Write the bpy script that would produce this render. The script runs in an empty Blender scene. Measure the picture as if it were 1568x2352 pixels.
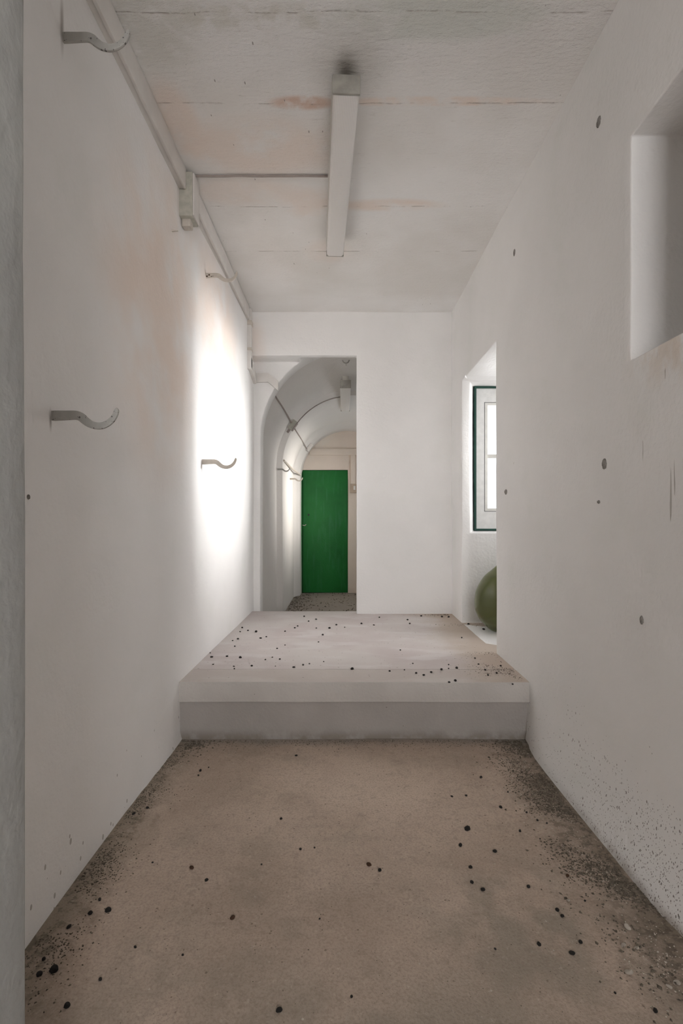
import bpy, bmesh, math, random
from mathutils import Vector, Matrix, noise
random.seed(7)
S = bpy.context.scene
COL = S.collection

# ------------------------------------------------------------------ camera
EYE = 0.855; F = 1176.0; U0 = 785.0; V0 = 1188.0      # landing floor is z=0, camera stands at x=y=0
cam = bpy.data.cameras.new('camera'); cam.sensor_fit = 'VERTICAL'; cam.sensor_height = 36; cam.sensor_width = 24
cam.lens = 36 * F / 2352; cam.shift_y = 12 / 2352; cam.shift_x = -1 / 2352; cam.clip_start = 0.02
co = bpy.data.objects.new('camera', cam); COL.objects.link(co)
co.location = (0, 0, EYE); co.rotation_euler = (math.radians(90), 0, 0); S.camera = co

# ------------------------------------------------------------------ light
S.view_settings.view_transform = 'Standard'; S.view_settings.look = 'None'
S.view_settings.gamma = 1; S.view_settings.use_curve_mapping = False
S.view_settings.exposure = 1.64
try:
    S.cycles.max_bounces = 16; S.cycles.diffuse_bounces = 12; S.cycles.transmission_bounces = 12
    S.cycles.transparent_max_bounces = 12
except Exception: pass
w = bpy.data.worlds.new('sky'); S.world = w; w.use_nodes = True
w.node_tree.nodes['Background'].inputs[0].default_value = (0.88, 0.94, 1.0, 1)
w.node_tree.nodes['Background'].inputs[1].default_value = 0.9

def area(name, loc, direction, sx, sy, power, color=(1, 1, 1), spread=180):
    l = bpy.data.lights.new(name, 'AREA'); l.shape = 'RECTANGLE'; l.size = sx; l.size_y = sy
    l.energy = power; l.color = color; l.spread = math.radians(spread)
    o = bpy.data.objects.new(name, l); COL.objects.link(o); o.location = loc
    o.rotation_euler = Vector(direction).to_track_quat('-Z', 'Y').to_euler()
    return o
area('daylight_alcove_side', (2.86, 3.64, 1.30), (-1, 0, -0.01), 0.36, 0.95, 5.2, (1, 0.99, 0.975), 36)
area('skylight_alcove_side', (2.87, 3.60, 1.38), (-1, -0.05, -0.02), 0.9, 0.95, 6, (1, 0.98, 0.965), 100)
area('daylight_alcove_end', (1.55, 4.9, 1.5), (0, -1, -0.35), 0.7, 1.2, 2, (0.95, 0.98, 1.0))
area('fill_rear_room', (0.8, -3.2, 1.4), (-0.1, 1, 0), 1.0, 1.5, 70, (1, 0.985, 0.975))  # added fill light behind the camera, its source is unseen
area('daylight_vault', (1.5, 6.80, 1.45), (-1, 0.06, -0.05), 0.8, 1.0, 4.2, (1, 0.93, 0.85), 66)

# ------------------------------------------------------------------ helpers
def px(u, v, d): return Vector(((u - U0) * d / F, d, EYE - (v - V0) * d / F))
def px_floor(u, v, z):
    d = (EYE - z) * F / (v - V0); return Vector(((u - U0) * d / F, d, z))
def tag(o, label=None, cat=None, group=None, kind=None):
    if label: o['label'] = label
    if cat: o['category'] = cat
    if group: o['group'] = group
    if kind: o['kind'] = kind
    return o
def link(name, me, mat=None, parent=None):
    o = bpy.data.objects.new(name, me); COL.objects.link(o)
    if mat:
        me.materials.clear(); me.materials.append(mat)
    if parent: o.parent = parent
    return o
def finish(bm, name, mat, parent=None, smooth=None, bevel=0, seg=2):
    bmesh.ops.recalc_face_normals(bm, faces=bm.faces)
    if bevel:
        es = [e for e in bm.edges if len(e.link_faces) == 2 and e.calc_face_angle(0) > 0.5]
        bmesh.ops.bevel(bm, geom=es, offset=bevel, segments=seg, profile=0.5, affect='EDGES', clamp_overlap=True)
    me = bpy.data.meshes.new(name); bm.to_mesh(me); bm.free()
    if smooth is not None:
        for p in me.polygons: p.use_smooth = True
        me.set_sharp_from_angle(angle=math.radians(smooth))
    return link(name, me, mat, parent)
def addbox(bm, x0, x1, y0, y1, z0, z1):
    vs = [bm.verts.new((x, y, z)) for x in (x0, x1) for y in (y0, y1) for z in (z0, z1)]
    for f in ((0, 1, 3, 2), (4, 6, 7, 5), (0, 4, 5, 1), (2, 3, 7, 6), (0, 2, 6, 4), (1, 5, 7, 3)):
        bm.faces.new([vs[i] for i in f])
    return vs
def box(name, mat, x0, x1, y0, y1, z0, z1, parent=None, bevel=0.0, seg=2, smooth=30):
    bm = bmesh.new(); addbox(bm, x0, x1, y0, y1, z0, z1)
    return finish(bm, name, mat, parent, smooth if bevel else None, bevel, seg)
def empty(name, loc, parent=None):
    o = bpy.data.objects.new(name, None); o.empty_display_size = 0.05; COL.objects.link(o); o.location = loc
    return o
def part(o, root):
    "keep the part where it is while parenting it to its thing"
    o.parent = root; o.matrix_parent_inverse = Matrix.Translation(-root.location); return o
def tube_bm(pts, r, n=8, bm=None, cap=True):
    bm = bm or bmesh.new(); rings = []
    pts = [Vector(p) for p in pts]
    for i, p in enumerate(pts):
        t = (pts[min(i + 1, len(pts) - 1)] - pts[max(i - 1, 0)]).normalized()
        up = Vector((0, 0, 1)) if abs(t.z) < 0.9 else Vector((1, 0, 0))
        a = t.cross(up).normalized(); b = t.cross(a).normalized()
        rr = r[i] if isinstance(r, (list, tuple)) else r
        rings.append([bm.verts.new(p + a * rr * math.cos(2 * math.pi * k / n) + b * rr * math.sin(2 * math.pi * k / n)) for k in range(n)])
    for i in range(len(rings) - 1):
        for k in range(n):
            bm.faces.new((rings[i][k], rings[i][(k + 1) % n], rings[i + 1][(k + 1) % n], rings[i + 1][k]))
    if cap:
        bm.faces.new(rings[0]); bm.faces.new(rings[-1][::-1])
    return bm
def smooth_path(pts, n=8):
    "Catmull-Rom through the points"
    P = [Vector(p) for p in pts]; P = [2 * P[0] - P[1]] + P + [2 * P[-1] - P[-2]]; out = []
    for i in range(1, len(P) - 2):
        for k in range(n):
            t = k / n; a, b, c, d = P[i - 1:i + 3]
            out.append(0.5 * ((2 * b) + (c - a) * t + (2 * a - 5 * b + 4 * c - d) * t * t + (3 * b - a - 3 * c + d) * t ** 3))
    out.append(P[-2]); return out

def warp(p, amp=0.006):
    "plaster is never flat: the same slow wobble for every built surface, so joints stay closed"
    q = Vector(p) * 1.3
    n = noise.noise_vector(q) * amp + noise.noise_vector(Vector(p) * 5.1 + Vector((9, 2, 4))) * amp * 0.22
    return Vector(p) + n
def boolean_shell(name, mat, adds, cuts, bevel=0.008, step=0.14, shape=None, angle=35, amp=0.006):
    "union of boxes minus cutters, softened edges, sliced and gently warped"
    def tmp(fn):
        bm = bmesh.new(); fn(bm); bmesh.ops.recalc_face_normals(bm, faces=bm.faces)
        me = bpy.data.meshes.new('tmp'); bm.to_mesh(me); bm.free()
        o = bpy.data.objects.new('tmp', me); COL.objects.link(o); return o
    def as_fn(a): return a if callable(a) else (lambda bm: addbox(bm, *a))
    base = tmp(as_fn(adds[0])); others = []
    for a in adds[1:]:
        t = tmp(as_fn(a)); others.append(t); m = base.modifiers.new('u', 'BOOLEAN'); m.object = t; m.operation = 'UNION'; m.solver = 'EXACT'
    for c in cuts:
        t = tmp(as_fn(c)); others.append(t); m = base.modifiers.new('c', 'BOOLEAN'); m.object = t; m.operation = 'DIFFERENCE'; m.solver = 'EXACT'
    dg = bpy.context.evaluated_depsgraph_get(); dg.update()
    me = bpy.data.meshes.new_from_object(base.evaluated_get(dg))
    for t in [base] + others: bpy.data.objects.remove(t)
    bm = bmesh.new(); bm.from_mesh(me); bpy.data.meshes.remove(me)
    bmesh.ops.remove_doubles(bm, verts=bm.verts, dist=1e-5)
    bmesh.ops.dissolve_limit(bm, angle_limit=0.01, verts=bm.verts, edges=bm.edges)
    if bevel:
        es = [e for e in bm.edges if len(e.link_faces) == 2 and e.calc_face_angle(0) > math.radians(angle)]
        bmesh.ops.bevel(bm, geom=es, offset=bevel, segments=3, profile=0.5, affect='EDGES', clamp_overlap=True)
    if step:
        lo = [min(v.co[i] for v in bm.verts) for i in range(3)]; hi = [max(v.co[i] for v in bm.verts) for i in range(3)]
        for i in range(3):
            k = lo[i] + step
            while k < hi[i] - 0.02:
                nrm = [0, 0, 0]; nrm[i] = 1; pco = [0, 0, 0]; pco[i] = k
                bmesh.ops.bisect_plane(bm, geom=bm.verts[:] + bm.edges[:] + bm.faces[:], plane_co=pco, plane_no=nrm, dist=1e-5)
                k += step
    bmesh.ops.triangulate(bm, faces=[f for f in bm.faces if len(f.verts) > 4])
    for v in bm.verts:
        p = v.co.copy()
        if shape: p = shape(p)
        v.co = warp(p, amp)
    return finish(bm, name, mat, smooth=50)

# ------------------------------------------------------------------ materials
class NT:
    def __init__(s, name):
        s.m = bpy.data.materials.new(name); s.m.use_nodes = True; s.t = s.m.node_tree; s.b = s.t.nodes['Principled BSDF']
        s.co = s.t.nodes.new('ShaderNodeTexCoord').outputs['Object']
    def n(s, typ, **k):
        nd = s.t.nodes.new(typ)
        for a, b in k.items(): setattr(nd, a, b)
        return nd
    def L(s, a, b):
        if hasattr(a, 'links'): s.t.links.new(a, b)
        else: b.default_value = a
    def math(s, op, a, b=0.5, c=0.0, clamp=False):
        nd = s.n('ShaderNodeMath', operation=op, use_clamp=clamp)
        s.L(a, nd.inputs[0]); s.L(b, nd.inputs[1]); s.L(c, nd.inputs[2]); return nd.outputs[0]
    def noise(s, scale, detail=4, rough=0.55, vec=None, off=0):
        v = vec or s.co
        if off:
            ad = s.n('ShaderNodeVectorMath', operation='ADD'); s.L(v, ad.inputs[0]); ad.inputs[1].default_value = (off, off * .7, -off); v = ad.outputs[0]
        nd = s.n('ShaderNodeTexNoise'); nd.inputs['Scale'].default_value = scale; nd.inputs['Detail'].default_value = detail
        nd.inputs['Roughness'].default_value = rough; s.L(v, nd.inputs['Vector']); return nd.outputs['Fac']
    def ramp(s, x, a, b, lo=0.0, hi=1.0):
        nd = s.n('ShaderNodeMapRange', interpolation_type='SMOOTHSTEP'); s.L(x, nd.inputs[0])
        for i, q in enumerate((a, b, lo, hi)): nd.inputs[i + 1].default_value = q
        return nd.outputs[0]
    def mix(s, f, a, b):
        nd = s.n('ShaderNodeMix', data_type='RGBA'); s.L(f, nd.inputs[0])
        s.L(a if hasattr(a, 'links') else (*a, 1), nd.inputs[6]); s.L(b if hasattr(b, 'links') else (*b, 1), nd.inputs[7]); return nd.outputs[2]
    def stretch(s, sc):
        nd = s.n('ShaderNodeMapping'); nd.inputs['Scale'].default_value = sc; s.L(s.co, nd.inputs['Vector']); return nd.outputs[0]
    def blob(s, c, r, soft=0.5):
        a = s.n('ShaderNodeVectorMath', operation='SUBTRACT'); s.L(s.co, a.inputs[0]); a.inputs[1].default_value = c
        b = s.n('ShaderNodeVectorMath', operation='DIVIDE'); s.L(a.outputs[0], b.inputs[0]); b.inputs[1].default_value = r
        l = s.n('ShaderNodeVectorMath', operation='LENGTH'); s.L(b.outputs[0], l.inputs[0])
        return s.ramp(l.outputs['Value'], soft, 1.0, 1.0, 0.0)
    def xyz(s):
        nd = s.n('ShaderNodeSeparateXYZ'); s.L(s.co, nd.inputs[0]); return nd.outputs
    def speck(s, scale, size, density, vec=None):
        nd = s.n('ShaderNodeTexVoronoi'); nd.inputs['Scale'].default_value = scale; s.L(vec or s.co, nd.inputs['Vector'])
        sep = s.n('ShaderNodeSeparateColor'); s.L(nd.outputs['Color'], sep.inputs[0])
        a = s.math('LESS_THAN', nd.outputs['Distance'], s.math('MULTIPLY', sep.outputs[1], size))
        b = s.math('LESS_THAN', sep.outputs[0], density)
        return s.math('MULTIPLY', a, b)
    def out(s, col, rough=0.9, bump=None, dist=0.002, metal=0, spec=0.3):
        s.L(col if hasattr(col, 'links') else (*col, 1), s.b.inputs['Base Color']); s.L(rough, s.b.inputs['Roughness'])
        s.b.inputs['Metallic'].default_value = metal; s.b.inputs['Specular IOR Level'].default_value = spec
        if bump is not None:
            bn = s.n('ShaderNodeBump'); bn.inputs['Strength'].default_value = 1; bn.inputs['Distance'].default_value = dist
            s.L(bump, bn.inputs['Height']); s.L(bn.outputs[0], s.b.inputs['Normal'])
        return s.m
def addm(s, *a):
    r = a[0]
    for q in a[1:]: r = s.math('ADD', r, q)
    return r

WHITE = (0.84, 0.832, 0.825); PEACH = (0.80, 0.695, 0.625)
def plaster(name, base=WHITE, peach=(), grime=(), specks=0.02, rough_amp=1.0, extra=None):
    s = NT(name)
    col = s.mix(s.ramp(s.noise(1.1, 3), 0.3, 0.75), base, tuple(c * 0.93 for c in base))
    col = s.mix(s.math('MULTIPLY', s.ramp(s.noise(3.2, 5, off=5), 0.5, 0.8), 0.35), col, (0.72, 0.735, 0.70))
    for c, r, k in peach:
        m = s.math('MULTIPLY', s.blob(c, r, 0.35), s.ramp(s.noise(2.3, 3, off=3), 0.28, 0.62)); col = s.mix(s.math('MULTIPLY', m, k), col, PEACH)
    for c, r, k, gc in grime:
        m = s.math('MULTIPLY', s.blob(c, r, 0.1), s.ramp(s.noise(9, 5, off=8), 0.3, 0.65)); col = s.mix(s.math('MULTIPLY', m, k), col, gc)
    z = s.xyz()
    # sparse dirt flecks, longer than wide
    sp = s.speck(13, 0.07, specks * 4, s.stretch((1.6, 1.6, 0.8)))
    col = s.mix(s.math('MULTIPLY', sp, 0.55), col, (0.22, 0.2, 0.18))
    if extra: col = extra(s, col, z)
    bump = addm(s, s.math('MULTIPLY', s.noise(55, 3), 0.35 * rough_amp), s.math('MULTIPLY', s.noise(9, 4, off=2), 0.9 * rough_amp))
    return s.out(col, 0.92, bump, 0.006, spec=0.15)

def right_wall_dirt(s, col, z):
    # grime thrown up the foot of the wall, thicker near the camera
    h = s.ramp(z[2], -0.32, 0.40, 1.0, 0.0); h = s.math('POWER', h, 3.0)
    near = s.ramp(z[1], 1.1, 2.5, 1.0, 0.06)
    dens = s.math('MULTIPLY', s.math('MULTIPLY', h, near), 1.0)
    for sc, sz in ((95, 0.40), (150, 0.42), (230, 0.5)):
        m = s.speck(sc, sz * .8, dens, s.stretch((1, 1.0, 0.6))); col = s.mix(s.math('MULTIPLY', m, 0.75), col, (0.13, 0.11, 0.09))
    foot = s.math('MULTIPLY', s.ramp(z[2], -0.30, -0.262, 1.0, 0.0), s.ramp(s.noise(14, 4), 0.2, 0.6)); col = s.mix(s.math('MULTIPLY', foot, s.math('MULTIPLY', near, 0.8)), col, (0.25, 0.2, 0.16))
    # rusty runs below the niche
    zone = s.blob((0.97, 1.40, 1.10), (0.3, 0.42, 0.62), 0.2)
    st = s.speck(30, 0.6, s.math('MULTIPLY', zone, 0.5), s.stretch((0.02, 3.6, 0.2)))
    col = s.mix(s.math('MULTIPLY', st, 0.5), col, (0.16, 0.13, 0.1))
    lip = s.math('MULTIPLY', s.blob((0.97, 1.40, 1.36), (0.2, 0.42, 0.16), 0.1), s.ramp(s.noise(16, 5, vec=s.stretch((1, 1, 0.5))), 0.36, 0.6))
    col = s.mix(s.math('MULTIPLY', lip, 0.7), col, (0.70, 0.60, 0.51))
    return col
def left_wall_dirt(s, col, z):
    h = s.math('POWER', s.ramp(z[2], -0.30, 0.2, 1.0, 0.0), 2.5)
    for c, r in (((-.845, 1.484, 1.137), (.06, .010, .045)), ((-.845, 1.545, 2.34), (.06, .016, .12)), ((-.84, 3.07, 1.16), (.06, .012, .06))):
        d_ = s.math('MULTIPLY', s.blob(c, r, 0.0), .75); col = s.mix(d_, col, (0.22, 0.19, 0.17))
    m = s.speck(60, 0.4, s.math('MULTIPLY', h, 0.12), s.stretch((1, 1, 0.6))); return s.mix(s.math('MULTIPLY', m, 0.6), col, (0.2, 0.17, 0.14))
M = {}
M['right'] = plaster('plaster_right_wall', extra=right_wall_dirt)
M['left'] = plaster('plaster_left_wall', peach=[((-.85, 2.35, 1.75), (0.4, 0.75, 0.9), 0.95), ((-.85, 3.4, 2.1), (0.4, 0.9, 0.65), 0.85), ((-.85, 2.72, 2.35), (0.3, .35, .35), .7)], extra=left_wall_dirt)
M['back'] = plaster('plaster_back_wall', peach=[((-.82, 4.53, 2.35), (0.2, 0.3, 0.35), 0.6)])
M['vault'] = plaster('plaster_vault', base=(0.74, 0.72, 0.70))
M['end'] = plaster('plaster_end_wall', base=(0.74, 0.66, 0.58), peach=[((0, 7.8, 1.9), (1.5, 0.5, 0.8), 0.7)])
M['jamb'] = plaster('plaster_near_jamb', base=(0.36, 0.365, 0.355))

def ceiling_material():
    s = NT('plaster_ceiling'); z = s.xyz()
    col = s.mix(s.ramp(s.noise(1.3, 3), 0.3, 0.7), WHITE, (0.745, 0.725, 0.70))
    def P(c, r, k, colr=PEACH, ns=3.0, lo=.3):
        nonlocal col
        m = s.math('MULTIPLY', s.blob(c, r, 0.45), s.ramp(s.noise(ns, 4, off=3), lo, lo + .25)); col = s.mix(s.math('MULTIPLY', m, k), col, colr)
    P((-.42, 2.52, 2.67), (.52, .26, .5), .75); P((-.75, 2.35, 2.67), (.13, .3, .4), .8); P((-.55, 2.86, 2.67), (.45, .16, .4), .5)
    P((-.17, 2.24, 2.67), (.18, .05, .3), 1.0, (0.66, .5, .42), 9, .3); P((.40, 2.235, 2.67), (.62, .035, .3), .9, PEACH, 6, .35)
    P((-.15, 2.98, 2.67), (.25, .2, .4), .6); P((.28, 2.98, 2.67), (.38, .08, .4), .8)
    P((-.10, 3.5, 2.67), (.2, .2, .4), .35)
    P((-.75, 1.85, 2.67), (.3, .3, .4), .38, (0.54, .53, .45), 9, .3); P((-.3, 1.86, 2.67), (.5, .07, .3), .45, (.60, .58, .50), 14, .4)
    P((.35, 1.86, 2.67), (.55, .12, .3), .5, (.58, .62, .56), 5, .3)
    gap_shade = s.math('POWER', s.blob((.018, 2.085, 2.67), (.085, .15, .3), 0.0), 1.6); col = s.mix(s.math('MULTIPLY', gap_shade, .9), col, (.13, .115, .10)); gap_shade = s.blob((.03, 2.05, 2.67), (.24, .26, .3), 0.0); col = s.mix(s.math('MULTIPLY', gap_shade, .35), col, (.42, .40, .34))      # shade of the gap over the lamp's near end, painted dark
    # board marks: thin scratches running across the corridor
    sc = s.noise(11, 7, 0.75, vec=s.stretch((1.0, 4.5, 1))); scr = s.ramp(sc, 0.60, 0.70)
    near = s.ramp(z[1], 1.9, 3.2, 1.0, 0.25)
    col = s.mix(s.math('MULTIPLY', s.math('MULTIPLY', scr, near), 0.35), col, (0.42, 0.38, 0.34))
    lines = None
    for yy in (1.84, 2.245, 2.99, 3.49):
        wob = s.math('MULTIPLY', s.math('SUBTRACT', s.noise(5, 4), 0.5), 0.03)
        d = s.math('ABSOLUTE', s.math('SUBTRACT', s.math('ADD', z[1], wob), yy))
        ln = s.math('MULTIPLY', s.ramp(d, 0.0, 0.005, 1.0, 0.0), s.ramp(s.noise(9, 6, .7, off=yy), 0.45, 0.65))
        col = s.mix(s.math('MULTIPLY', ln, 0.5), col, (0.42, 0.36, 0.31)); lines = ln if lines is None else s.math('ADD', lines, ln)
    fl = s.speck(16, 0.10, 0.14, s.stretch((2.0, 0.7, 1))); col = s.mix(s.math('MULTIPLY', fl, 0.7), col, (0.2, 0.18, 0.16))
    rough = s.ramp(z[1], 1.9, 2.35, 1.0, 0.18)
    b = addm(s, s.math('MULTIPLY', s.noise(26, 6, 0.65, vec=s.stretch((0.7, 1.5, 1))), s.math('MULTIPLY', rough, 2.6)), s.math('MULTIPLY', lines, -1.0),
             s.math('MULTIPLY', s.noise(60, 3), 0.4), s.math('MULTIPLY', sc, -0.5))
    return s.out(col, 0.93, b, 0.007, spec=0.15)
M['ceiling'] = ceiling_material()

def floor_material():
    s = NT('concrete_lower_floor'); z = s.xyz()
    col = s.mix(s.ramp(s.noise(2.4, 6, 0.6), 0.32, 0.68), (0.50, 0.405, 0.335), (0.405, 0.32, 0.26))
    col = s.mix(s.math('MULTIPLY', s.ramp(s.noise(4.5, 8, 0.68, off=4), 0.48, 0.72), 0.5), col, (0.27, 0.235, 0.19))
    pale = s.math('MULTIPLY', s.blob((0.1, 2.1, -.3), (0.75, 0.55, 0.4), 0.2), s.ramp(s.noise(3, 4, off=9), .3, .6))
    col = s.mix(s.math('MULTIPLY', pale, 0.8), col, (0.60, 0.49, 0.40))  # paler middle also paints in the brighter light towards the step
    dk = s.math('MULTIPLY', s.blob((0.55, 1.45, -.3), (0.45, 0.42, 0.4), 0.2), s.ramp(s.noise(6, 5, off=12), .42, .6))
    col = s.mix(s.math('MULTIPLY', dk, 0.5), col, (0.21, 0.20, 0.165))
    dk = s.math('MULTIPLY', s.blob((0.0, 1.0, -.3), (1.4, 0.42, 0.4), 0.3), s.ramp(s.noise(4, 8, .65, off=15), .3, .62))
    col = s.mix(s.math('MULTIPLY', dk, 0.65), col, (0.24, 0.215, 0.175))  # greenish dirt, its darkening also paints in dimmer light near the camera
    # swept dirt along the walls and under the step
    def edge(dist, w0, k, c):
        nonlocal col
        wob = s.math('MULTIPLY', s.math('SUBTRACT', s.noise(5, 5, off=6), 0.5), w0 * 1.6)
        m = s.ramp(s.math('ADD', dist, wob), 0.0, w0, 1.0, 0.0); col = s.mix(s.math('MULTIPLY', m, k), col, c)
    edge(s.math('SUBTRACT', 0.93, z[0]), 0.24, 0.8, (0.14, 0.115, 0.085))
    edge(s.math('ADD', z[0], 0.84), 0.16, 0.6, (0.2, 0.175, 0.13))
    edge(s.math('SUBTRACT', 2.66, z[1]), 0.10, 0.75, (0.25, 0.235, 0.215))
    soil = s.math('MULTIPLY', s.ramp(s.math('ADD', s.math('SUBTRACT', 0.95, z[0]), s.math('MULTIPLY', s.math('SUBTRACT', s.noise(3, 5, off=31), 0.5), 0.35)), 0.02, 0.30, 1.0, 0.0), s.ramp(s.noise(24, 6, 0.75, off=17), 0.46, 0.58))
    col = s.mix(s.math('MULTIPLY', soil, 0.8), col, (0.085, 0.07, 0.05))
    soil = s.math('MULTIPLY', s.ramp(s.math('ADD', s.math('ADD', z[0], 0.85), s.math('MULTIPLY', s.math('SUBTRACT', s.noise(3, 5, off=33), 0.5), 0.3)), 0.0, 0.20, 1.0, 0.0), s.ramp(s.noise(26, 6, 0.75, off=19), 0.48, 0.60))
    col = s.mix(s.math('MULTIPLY', soil, 0.7), col, (0.10, 0.085, 0.06))
    sp = s.speck(90, 0.35, 0.05); col = s.mix(s.math('MULTIPLY', sp, 0.6), col, (0.13, 0.1, 0.08))
    sp = s.speck(55, 0.22, 0.05); col = s.mix(s.math('MULTIPLY', sp, 0.6), col, (0.62, 0.57, 0.5))
    g = s.noise(140, 3, 0.7); col = s.mix(s.math('MULTIPLY', s.ramp(g, 0.42, 0.68), 0.38), col, (0.2, 0.16, 0.13)); g2 = s.noise(38, 6, 0.75, off=2); col = s.mix(s.math('MULTIPLY', s.ramp(g2, 0.5, 0.68), 0.35), col, (0.23, 0.19, 0.155)); g3 = s.noise(60, 4, 0.7, off=21); col = s.mix(s.math('MULTIPLY', s.ramp(g3, 0.58, 0.72), 0.4), col, (0.58, 0.49, 0.42))
    b = addm(s, s.math('MULTIPLY', g, 0.5), s.math('MULTIPLY', s.noise(18, 5), 0.8))
    return s.out(col, 0.88, b, 0.004, spec=0.2)
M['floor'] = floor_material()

def landing_material():
    s = NT('concrete_landing'); z = s.xyz()
    col = s.mix(s.ramp(s.noise(1.8, 5), 0.35, 0.65), (0.66, 0.62, 0.60), (0.60, 0.54, 0.53))
    col = s.mix(s.math('MULTIPLY', s.ramp(s.noise(4, 5, off=3, vec=s.stretch((.6, 1.6, 1))), .5, .65), .6), col, (0.72, 0.69, 0.68))
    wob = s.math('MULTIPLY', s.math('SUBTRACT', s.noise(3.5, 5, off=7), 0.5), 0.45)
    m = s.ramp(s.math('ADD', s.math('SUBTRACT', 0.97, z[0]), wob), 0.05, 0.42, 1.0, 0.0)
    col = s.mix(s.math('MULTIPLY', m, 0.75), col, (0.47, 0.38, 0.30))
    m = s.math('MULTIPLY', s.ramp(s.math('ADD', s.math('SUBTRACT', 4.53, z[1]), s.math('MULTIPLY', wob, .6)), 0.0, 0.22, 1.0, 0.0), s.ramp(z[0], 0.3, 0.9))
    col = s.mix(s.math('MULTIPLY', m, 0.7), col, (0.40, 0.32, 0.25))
    m = s.ramp(z[1], 2.86, 2.90, 1.0, 0.0); col = s.mix(s.math('MULTIPLY', m, 0.38), col, (0.50, 0.45, 0.40))
    sp = s.speck(48, 0.25, 0.10, s.stretch((1, 1, 1))); col = s.mix(s.math('MULTIPLY', sp, 0.6), col, (0.25, 0.21, 0.18))
    g = s.noise(120, 3, 0.7)
    b = addm(s, s.math('MULTIPLY', g, 0.4), s.math('MULTIPLY', s.noise(14, 5), 0.8))
    return s.out(col, 0.85, b, 0.004, spec=0.25)
M['landing'] = landing_material()
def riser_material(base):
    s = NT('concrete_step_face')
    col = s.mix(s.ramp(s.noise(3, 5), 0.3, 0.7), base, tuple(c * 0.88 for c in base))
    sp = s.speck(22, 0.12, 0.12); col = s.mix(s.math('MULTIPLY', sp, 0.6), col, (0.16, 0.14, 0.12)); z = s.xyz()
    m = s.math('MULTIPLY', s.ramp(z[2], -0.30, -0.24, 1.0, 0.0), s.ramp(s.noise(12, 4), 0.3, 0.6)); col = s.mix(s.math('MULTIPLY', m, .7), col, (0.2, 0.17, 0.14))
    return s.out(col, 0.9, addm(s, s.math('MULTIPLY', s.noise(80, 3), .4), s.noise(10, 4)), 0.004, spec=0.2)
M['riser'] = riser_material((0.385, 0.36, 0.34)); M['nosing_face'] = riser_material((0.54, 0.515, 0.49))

def simple(name, c, rough=0.6, metal=0, var=0.1, scale=20, bump=0.3, spec=0.4, dots=None):
    s = NT(name); col = s.mix(s.ramp(s.noise(scale, 4), .3, .7), c, tuple(q * (1 - var) for q in c))
    if dots: col = s.mix(s.math('MULTIPLY', s.speck(dots[0], dots[1], dots[2]), .9), col, dots[3])
    return s.out(col, rough, s.math('MULTIPLY', s.noise(scale * 4, 3), bump), 0.002, metal, spec)
M['plastic'] = simple('painted_trunking', (0.70, 0.675, 0.65), 0.75, var=.08, scale=9)
M['box'] = simple('grey_junction_box', (0.50, 0.49, 0.43), 0.6, var=.2, scale=30)
M['cable'] = simple('grey_cable', (0.36, 0.31, 0.29), 0.7)
M['hook_paint'] = simple('grey_painted_iron', (0.42, 0.41, 0.385), 0.7, dots=(170, .62, .2, (0.07, .065, .06)), scale=60)
M['hook_white'] = simple('whitewashed_iron', (0.60, 0.55, 0.49), 0.75, scale=60)
M['rust'] = simple('rust_patch', (0.07, 0.04, 0.025), 0.9)
M['lamp_metal'] = simple('lamp_enamel', (0.62, 0.60, 0.55), 0.5, scale=14)
M['lamp_cap'] = simple('lamp_end_cap', (0.36, 0.345, 0.31), 0.5, var=.25, scale=18)
M['frame_green'] = simple('dark_green_paint', (0.012, 0.06, 0.045), 0.5)
M['frame_white'] = simple('weathered_white_board', (0.80, 0.80, 0.79), 0.7, var=.10, scale=18, dots=(90, .35, .2, (.66, .66, .66)))
M['casement'] = simple('white_casement_paint', (0.78, 0.77, 0.73), 0.55)
M['gap'] = simple('dark_gap', (0.05, 0.05, 0.055), 0.9)
M['pellet'] = simple('dark_dropping', (0.035, 0.03, 0.027), 0.8, var=.5, scale=200, bump=1)
M['pellet_brown'] = simple('brown_dropping', (0.13, 0.065, 0.035), 0.85, var=.4, scale=200, bump=1)
M['shell'] = simple('pale_snail_shell', (0.55, 0.49, 0.42), 0.45, var=.4, scale=90)
M['crumb'] = simple('dirt_crumbs', (0.15, 0.125, 0.095), 0.95, var=.6, scale=70)
M['crumb_pale'] = simple('plaster_crumbs', (0.5, 0.45, 0.38), 0.95, var=.4, scale=70)
M['plug'] = simple('filled_hole_grey', (0.33, 0.31, 0.29), 0.95, var=.4, scale=120, bump=1.5)
M['switch'] = simple('beige_switch', (0.50, 0.40, 0.31), 0.6)

def lens_material():
    s = NT('prismatic_diffuser'); z = s.xyz()
    a = s.math('ABSOLUTE', s.math('SUBTRACT', s.math('FRACT', s.math('MULTIPLY', z[0], 140)), .5)); b = s.math('ABSOLUTE', s.math('SUBTRACT', s.math('FRACT', s.math('MULTIPLY', z[1], 140)), .5))
    g = s.math('MINIMUM', a, b)
    col = s.mix(s.ramp(g, 0.05, 0.2, 1.0, 0.0), (0.80, 0.78, 0.76), (0.68, 0.66, 0.65))
    s.b.inputs['Transmission Weight'].default_value = 0.0
    return s.out(col, 0.35, g, 0.0015, spec=0.5)
M['lens'] = lens_material()
def door_material():
    s = NT('green_door_paint')
    col = s.mix(s.ramp(s.noise(3, 5), .3, .7), (0.010, 0.165, 0.030), (0.008, 0.13, 0.025))
    col = s.mix(s.math('MULTIPLY', s.ramp(s.noise(8, 5, vec=s.stretch((3, 1, .4)), off=2), .5, .7), .45), col, (0.03, 0.18, 0.07))
    return s.out(col, 0.5, s.noise(60, 4), 0.002, spec=0.35)
M['door'] = door_material()
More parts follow.
